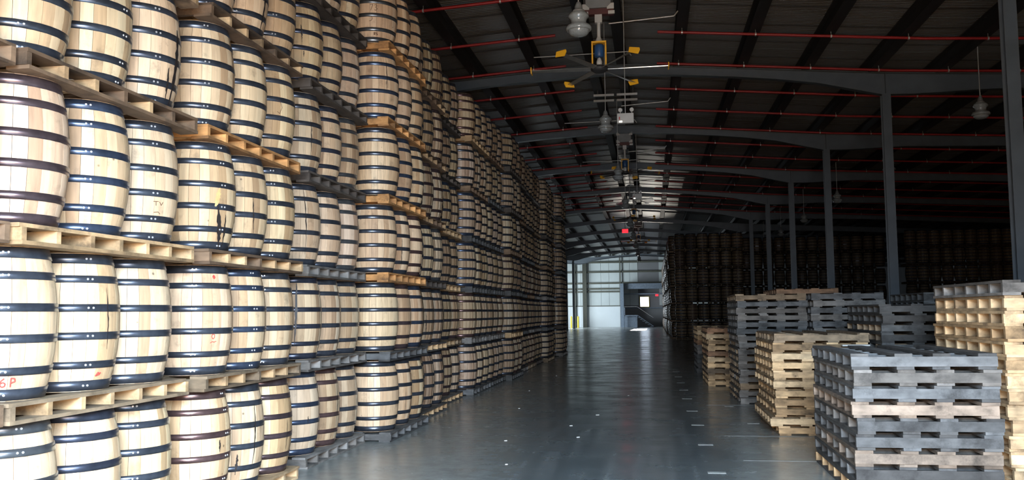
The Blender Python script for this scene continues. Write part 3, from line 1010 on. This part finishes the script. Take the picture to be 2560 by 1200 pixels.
# ------------------------------------------------------------------ prismatic pendant lamps
def lamp_meshes(drop):
    st_ = MB(); st_.cyl((0, 0, 0.50), (0, 0, drop), 0.010, 6)
    cap = MB(); cap.lathe([(0.001, 0.52), (0.03, 0.51), (0.055, 0.45), (0.06, 0.40), (0.085, 0.39), (0.09, 0.365), (0.03, 0.35)], 18)
    bowl = MB(); bowl.lathe([(0.05, 0.37), (0.13, 0.345), (0.150, 0.31), (0.150, 0.285), (0.118, 0.255), (0.110, 0.21), (0.122, 0.175), (0.150, 0.165)], 22)
    ring = MB(); ring.lathe([(0.115, 0.175), (0.172, 0.160), (0.188, 0.125), (0.186, 0.10), (0.166, 0.085), (0.150, 0.10)], 24)
    lens = MB(); lens.lathe([(0.152, 0.10), (0.146, 0.055), (0.115, 0.025), (0.06, 0.008), (0.001, 0.004)], 22)
    return [('stem', st_.mesh('stem', M['galv'])), ('ballast_cap', cap.mesh('ballast_cap', M['grey'])), ('reflector_bowl', bowl.mesh('reflector_bowl', M['lens'])),
            ('lamp_ring', ring.mesh('lamp_ring', M['lens'])), ('lens', lens.mesh('lens', M['lens']))]
for row, (x, zb, ys, where) in enumerate([(-0.96, 5.62, [12.77 + 7.7 * j for j in range(9)], 'under the ridge'),
                                          (7.15, 5.72, [20.6 + 7.7 * j for j in range(6)], 'beyond the columns')]):
    me = lamp_meshes(deck_z(x) - zb - 0.01)
    for j, y in enumerate(ys):
        g = put('pendant_lamp', None, None, (x, y, zb + (0.12 if row == 0 and j else 0)))
        tag(g, f'grey prismatic pendant lamp hanging {where}, {ORD[j + 1]} from the camera', 'lamp', 'pendant lamps')
        for n_, mm in me:
            p = put(n_, mm, g)
            if n_ == 'stem' and row == 0 and j: p.scale = (1, 1, 0.955)

# empty mounting rails clamped under the ridge between the two fans
g = put('mounting_rail', None, None, (-0.90, 25.4, 7.78))
tag(g, 'pair of pale mounting rails under the ridge between the first two fans', 'bracket')
for s_, nm_ in ((-1, 'left'), (1, 'right')):
    for zz, mm in ((0.0, M['galv']), (-0.16, M['white'])):
        b = MB(); b.box(min(s_ * 0.04, s_ * 0.62), max(s_ * 0.04, s_ * 0.62), -0.03, 0.03, zz, zz + 0.06); b.build('rail', mm, g)
    b = MB(); b.box(s_ * 0.5 - 0.02, s_ * 0.5 + 0.02, -0.02, 0.02, 0.06, deck_z(-0.90 + s_ * 0.5) - 7.78 - 0.003); b.build('hanger_arm', M['darksteel'], g)

# ------------------------------------------------------------------ ceiling fans
def fan(y, zb, label, rot=0.0):
    x = -0.80
    g = put('ceiling_fan', None, None, (x, y, zb))
    tag(g, label, 'fan', 'ceiling fans')
    hub = MB()
    hub.lathe([(0.001, -0.06), (0.10, -0.055), (0.15, -0.02), (0.15, 0.02), (0.10, 0.05), (0.001, 0.06)], 18)
    hub.build('hub', M['darksteel'], g)
    for k_ in range(6):
        a = rot + k_ * PI / 3
        bl = MB()
        # aerofoil-like blade: thin twisted box from r .12 to 1.18
        n = 6
        v_ = []
        for i in range(n + 1):
            r = 0.12 + (1.16 - 0.12) * i / n
            tw = math.radians(28 - 16 * i / n)
            w = 0.042
            for sx, sz in ((-1, -0.05), (1, -0.05), (1, 0.05), (-1, 0.05)):
                yy_ = sx * w * math.cos(tw) - sz * 0.12 * math.sin(tw)
                zz_ = sx * w * math.sin(tw) + sz * 0.12 * math.cos(tw)
                v_.append((r, yy_, zz_))
        fs = [(4 * i + j, 4 * i + (j + 1) % 4, 4 * i + 4 + (j + 1) % 4, 4 * i + 4 + j) for i in range(n) for j in range(4)] + [(3, 2, 1, 0), (4 * n, 4 * n + 1, 4 * n + 2, 4 * n + 3)]
        bl.add(v_, fs)
        b = bl.build('blade', M['alu'], g)
        b.rotation_euler = (0, 0, a)
        tp = MB()
        tw = math.radians(14)
        pts = [(-0.10, -0.04), (0.075, -0.05), (0.11, 0.02), (0.10, 0.055), (-0.08, 0.045)]
        v_ = [(1.16, p, q) for p, q in pts] + [(1.175, p, q) for p, q in pts]
        tp.add(v_, [tuple(range(5)), tuple(reversed(range(5, 10)))] + [(i, i + 5, (i + 1) % 5 + 5, (i + 1) % 5) for i in range(5)])
        t_ = tp.build('winglet', M['yellow'], b)
        t_['label'] = 'yellow blade tip'
    mo = MB(); mo.lathe([(0.001, 0.20), (0.075, 0.20), (0.085, 0.22), (0.085, 0.39), (0.07, 0.42), (0.001, 0.42)], 16); mo.build('motor', M['blue'], g)
    gb = MB(); gb.lathe([(0.001, 0.02), (0.045, 0.03), (0.05, 0.12), (0.03, 0.18), (0.001, 0.20)], 14); gb.build('gearbox', M['white'], g)
    for s in (-1, 1):
        pl = MB(); pl.box(s * 0.115 - 0.012, s * 0.115 + 0.012, -0.05, 0.05, 0.05, 0.47); pl.build('side_plate', M['yellow'], g)
    tpz = MB(); tpz.box(-0.127, 0.127, -0.07, 0.07, 0.44, 0.47); tpz.build('top_plate', M['yellow'], g)
    pst = MB(); pst.cyl((0, 0, 0.47), (0, 0, 0.55), 0.075, 10, 0.035); pst.cyl((0, 0, 0.55), (0, 0, 0.82), 0.032, 10); pst.build('down_rod', M['white'], g)
    bk_ = MB(); bk_.box(-0.062, 0.062, -0.05, 0.05, 0.80, 0.96); bk_.build('rod_bracket', M['white'], g)
    top_ = frame_bottom(x) - zb
    cr_ = MB(); cr_.box(-0.26, 0.26, -0.06, 0.06, 0.94, 1.04); cr_.build('cross_beam', M['darkred'], g)
    for s in (-1, 1):
        hn = MB(); hn.box(s * 0.235 - 0.02, s * 0.235 + 0.02, -0.05, 0.05, 1.04, top_); hn.build('hanger_arm', M['darksteel'], g)
        for zz_ in (1.02, 1.28):
            cl = MB(); cl.prism([(s * 0.27, zz_), (s * 0.27, zz_ + 0.10), (s * 0.22, zz_ + 0.10), (s * 0.15, zz_ + 0.03), (s * 0.15, zz_)][::s], -0.08, -0.055); cl.build('clamp', M['white'], g)
        ml = MB(); ml.box(min(s * 0.17, s * 0.28), max(s * 0.17, s * 0.28), -0.09, -0.06, 0.93, 0.985); ml.build('clamp', M['white'], g)
    pn = MB(); pn.box(-0.215, 0.215, -0.04, 0.04, 1.06, top_ - 0.02); pn.build('mount_panel', M['grey'], g)
    return g
fan(15.18, 5.79, 'six-blade ceiling fan with yellow tips, nearest the camera under the ridge', 0.02)
fan(30.42, 6.33, 'six-blade ceiling fan with yellow tips, second from the camera', 0.25)
fan(45.66, 6.36, 'six-blade ceiling fan with yellow tips, third from the camera, small in view', 0.5)
fan(60.90, 6.36, 'six-blade ceiling fan with yellow tips, farthest from the camera', 0.1)

# ------------------------------------------------------------------ emergency light units and exit sign on stems
def emergency(y, z, label):
    x = -0.45
    g = put('emergency_light', None, None, (x, y, z))
    tag(g, label, 'emergency light', 'emergency lights')
    b = MB(); b.box(-0.165, 0.165, -0.05, 0.05, -0.10, 0.10); b.build('battery_box', M['white'], g)
    for s in (-0.10, 0.13):
        h = MB(); h.cyl((s, -0.05, 0.17), (s, 0.03, 0.17), 0.042, 14, 0.035); h.cyl((s, 0, 0.10), (s, 0, 0.14), 0.01, 6); h.build('lamp_head', M['white'], g)
    st_ = MB(); st_.cyl((0, 0, 0.10), (0, 0, deck_z(x) - z - 0.003), 0.010, 6); st_.build('stem', M['galv'], g)
    l = MB(); l.box(-0.125, -0.065, -0.056, -0.050, -0.085, -0.055); l.build('indicator', M['ledw'], g)
    l = MB(); l.box(-0.13, -0.11, -0.056, -0.050, -0.03, 0.03); l.build('red_mark', M['redpaint'], g)
emergency(18.2, 5.56, 'white emergency light with two round heads hanging near the ridge')
emergency(33.0, 5.84, 'second white emergency light with two heads, farther down the ridge')
g = put('exit_sign', None, None, (-1.66, 60.0, 7.0))
tag(g, 'glowing red exit sign hanging over the aisle under the roof', 'exit sign')
b = MB(); b.box(-0.20, 0.20, -0.03, 0.03, -0.13, 0.13); b.build('sign_face', M['exitred'], g)
b = MB(); b.box(-0.21, 0.21, -0.025, 0.025, 0.13, 0.145); b.cyl((0, 0, 0.145), (0, 0, deck_z(-1.66) - 7.0 - 0.003), 0.012, 6); b.build('stem', M['darksteel'], g)
light('exit_sign_glow', 'POINT', (-1.9, 61.6, 7.0), (0, 0, 0), 4.0, (1.0, 0.05, 0.07), shadow_soft_size=0.1, specular_factor=0.0)

# ------------------------------------------------------------------ far end of the hall
g = put('dock_enclosure', None, None, (0, 0, 0))
tag(g, 'slate grey doorway enclosure against the far wall around the lit window', 'enclosure')
b = MB(); b.box(-3.42, -3.05, 99.0, YF - 0.25, 0, 4.75); b.build('corner_post', M['enclosure'], g)
b = MB(); b.box(-3.05, 4.0, 99.4, YF - 0.25, 4.15, 4.75); b.build('header_beam', M['enclosure'], g)
b = MB(); b.box(-3.05, 4.0, 100.2, YF - 0.25, 3.56, 3.68); b.build('cross_rail', M['enclosure'], g)
b = MB(); b.box(-3.05, 4.0, YF - 0.2, YF - 0.05, 2.0, 2.12); b.build('sill_rail', M['enclosure'], g)
g = put('steel_stair', None, None, (0, 0, 0))
tag(g, 'slate steel platform and stair with handrail below the far window', 'stair')
b = MB(); b.box(-3.0, -1.6, 98.2, 99.4, 1.20, 1.30); b.build('platform', M['enclosure'], g)
for xx in (-2.95, -1.65):
    b = MB(); b.box(xx - 0.04, xx + 0.04, 98.2, 98.28, 0, 2.1 if xx < -2 else 1.2); b.build('post', M['enclosure'], g)
for i in range(6):
    b = MB(); b.box(-1.6 + 0.27 * i, -1.33 + 0.27 * i, 98.25, 99.3, 1.0 - 0.19 * i, 1.04 - 0.19 * i); b.build('tread', M['enclosure'], g)
b = MB(); b.cyl((-1.6, 98.2, 2.2), (0.1, 98.2, 1.0), 0.025, 6); b.cyl((-3, 98.2, 2.2), (-1.6, 98.2, 2.2), 0.025, 6); b.build('handrail', M['galv'], g)
b = MB(); b.cyl((-1.6, 98.2, 1.3), (0.1, 98.2, 0.1), 0.03, 6); b.build('stringer_rail', M['enclosure'], g)
b = MB(); b.box(-3.0, -1.7, 98.5, 99.3, 0, 1.2); b.build('lower_panel', M['enclosure'], g)
mb = MB(); mb.box(0.37, 0.70, 99.98, 100.06, 3.34, 3.54)
tag(mb.build('exit_sign', M['exitred']), 'small red exit sign on the far wall right of the window', 'exit sign')
for k_, (x, y) in enumerate([(-8.72, 98.2), (-8.02, 98.6)]):
    g = put('bollard', None, None, (x, y, 0))
    tag(g, f'yellow safety bollard by the far wall, {"left" if k_ == 0 else "right"} one of two', 'bollard', 'yellow bollards')
    b = MB(); b.lathe([(0.10, 0), (0.10, 1.15), (0.07, 1.22), (0.001, 1.25)], 14); b.build('post', M['bollard'], g)
    b = MB(); b.lathe([(0.14, 0), (0.14, 0.02), (0.10, 0.02)], 14); b.build('base_ring', M['bollard'], g)
mb = MB(); mb.box(-7.62, -7.18, YF - 0.5, YF - 0.23, 0, 7.6)
tag(mb.build('wall_post', M['girt']), 'wide olive grey wall post left of the white panel', 'post')
mb = MB(); mb.box(-8.56, -8.44, YF - 0.5, YF - 0.23, 0, 7.6)
tag(mb.build('wall_post', M['girt']), 'narrow dark wall post behind the yellow bollards', 'post')
mb = MB(); mb.box(-3.5, -3.38, YF - 0.3, YF - 0.2, 0, 8.0)
tag(mb.build('wall_post', M['girt']), 'narrow wall post beside the slate enclosure', 'post')

# ------------------------------------------------------------------ floor markings and litter
for k_, y in enumerate([9.50, 11.46, 13.42, 15.28, 17.40, 19.31, 21.25, 23.2, 25.2]):
    mb = MB(); mb.box(0.52, 0.70, y - 0.05, y + 0.05, 0.0, 0.002)
    tag(mb.build('floor_tape', M['tape']), f'short worn white tape dash on the floor, {ORD[k_ + 1]} of the row from the camera', 'tape', 'white tape dashes')
for k_, (x, y, w) in enumerate([(1.33, 13.65, 0.17), (1.19, 16.04, 0.15)]):
    mb = MB(); mb.box(x, x + w, y - 0.04, y + 0.04, 0.0, 0.002)
    tag(mb.build('floor_tape', M['tape']), ['worn white tape dash on the floor just left of the tan stack', 'worn white tape dash on the floor before the tall grey stack'][k_], 'tape')
for k_, (x0, x1, y) in enumerate([(0.9, 3.0, 12.28), (0.9, 3.0, 16.25), (0.95, 3.2, 10.3)]):
    mb = MB(); mb.box(x0, x1, y - 0.012, y + 0.012, 0.0, 0.0015)
    tag(mb.build('floor_line', M['line']), f'thin faded pale line across the floor {["by the tan stack", "by the tall grey stack", "nearest the camera"][k_]}', 'line')
r_ = random.Random(44)
for k_, (x, y) in enumerate([(-1.9, 11.6), (-1.2, 13.2), (-0.9, 14.6), (-2.3, 15.5), (-0.5, 18.0), (-2.6, 19.0), (-1.6, 9.8), (-0.2, 21.0), (-2.5, 23.5), (-1.0, 12.0)]):
    mb = MB()
    a = r_.uniform(0.012, 0.03)
    mb.add([(-a, -a * .6, 0), (a, -a * .4, 0), (a * .7, a * .6, 0), (-a * .6, a * .5, 0), (-a, -a * .6, 0.006), (a, -a * .4, 0.004), (a * .7, a * .6, 0.008), (-a * .6, a * .5, 0.003)],
           [(3, 2, 1, 0), (4, 5, 6, 7), (0, 1, 5, 4), (1, 2, 6, 5), (2, 3, 7, 6), (3, 0, 4, 7)])
    tag(mb.build('wood_chip', M['paper'], None, (x, y, 0)), 'tiny pale wood chip lying on the aisle floor', 'litter', 'wood chips on the floor')
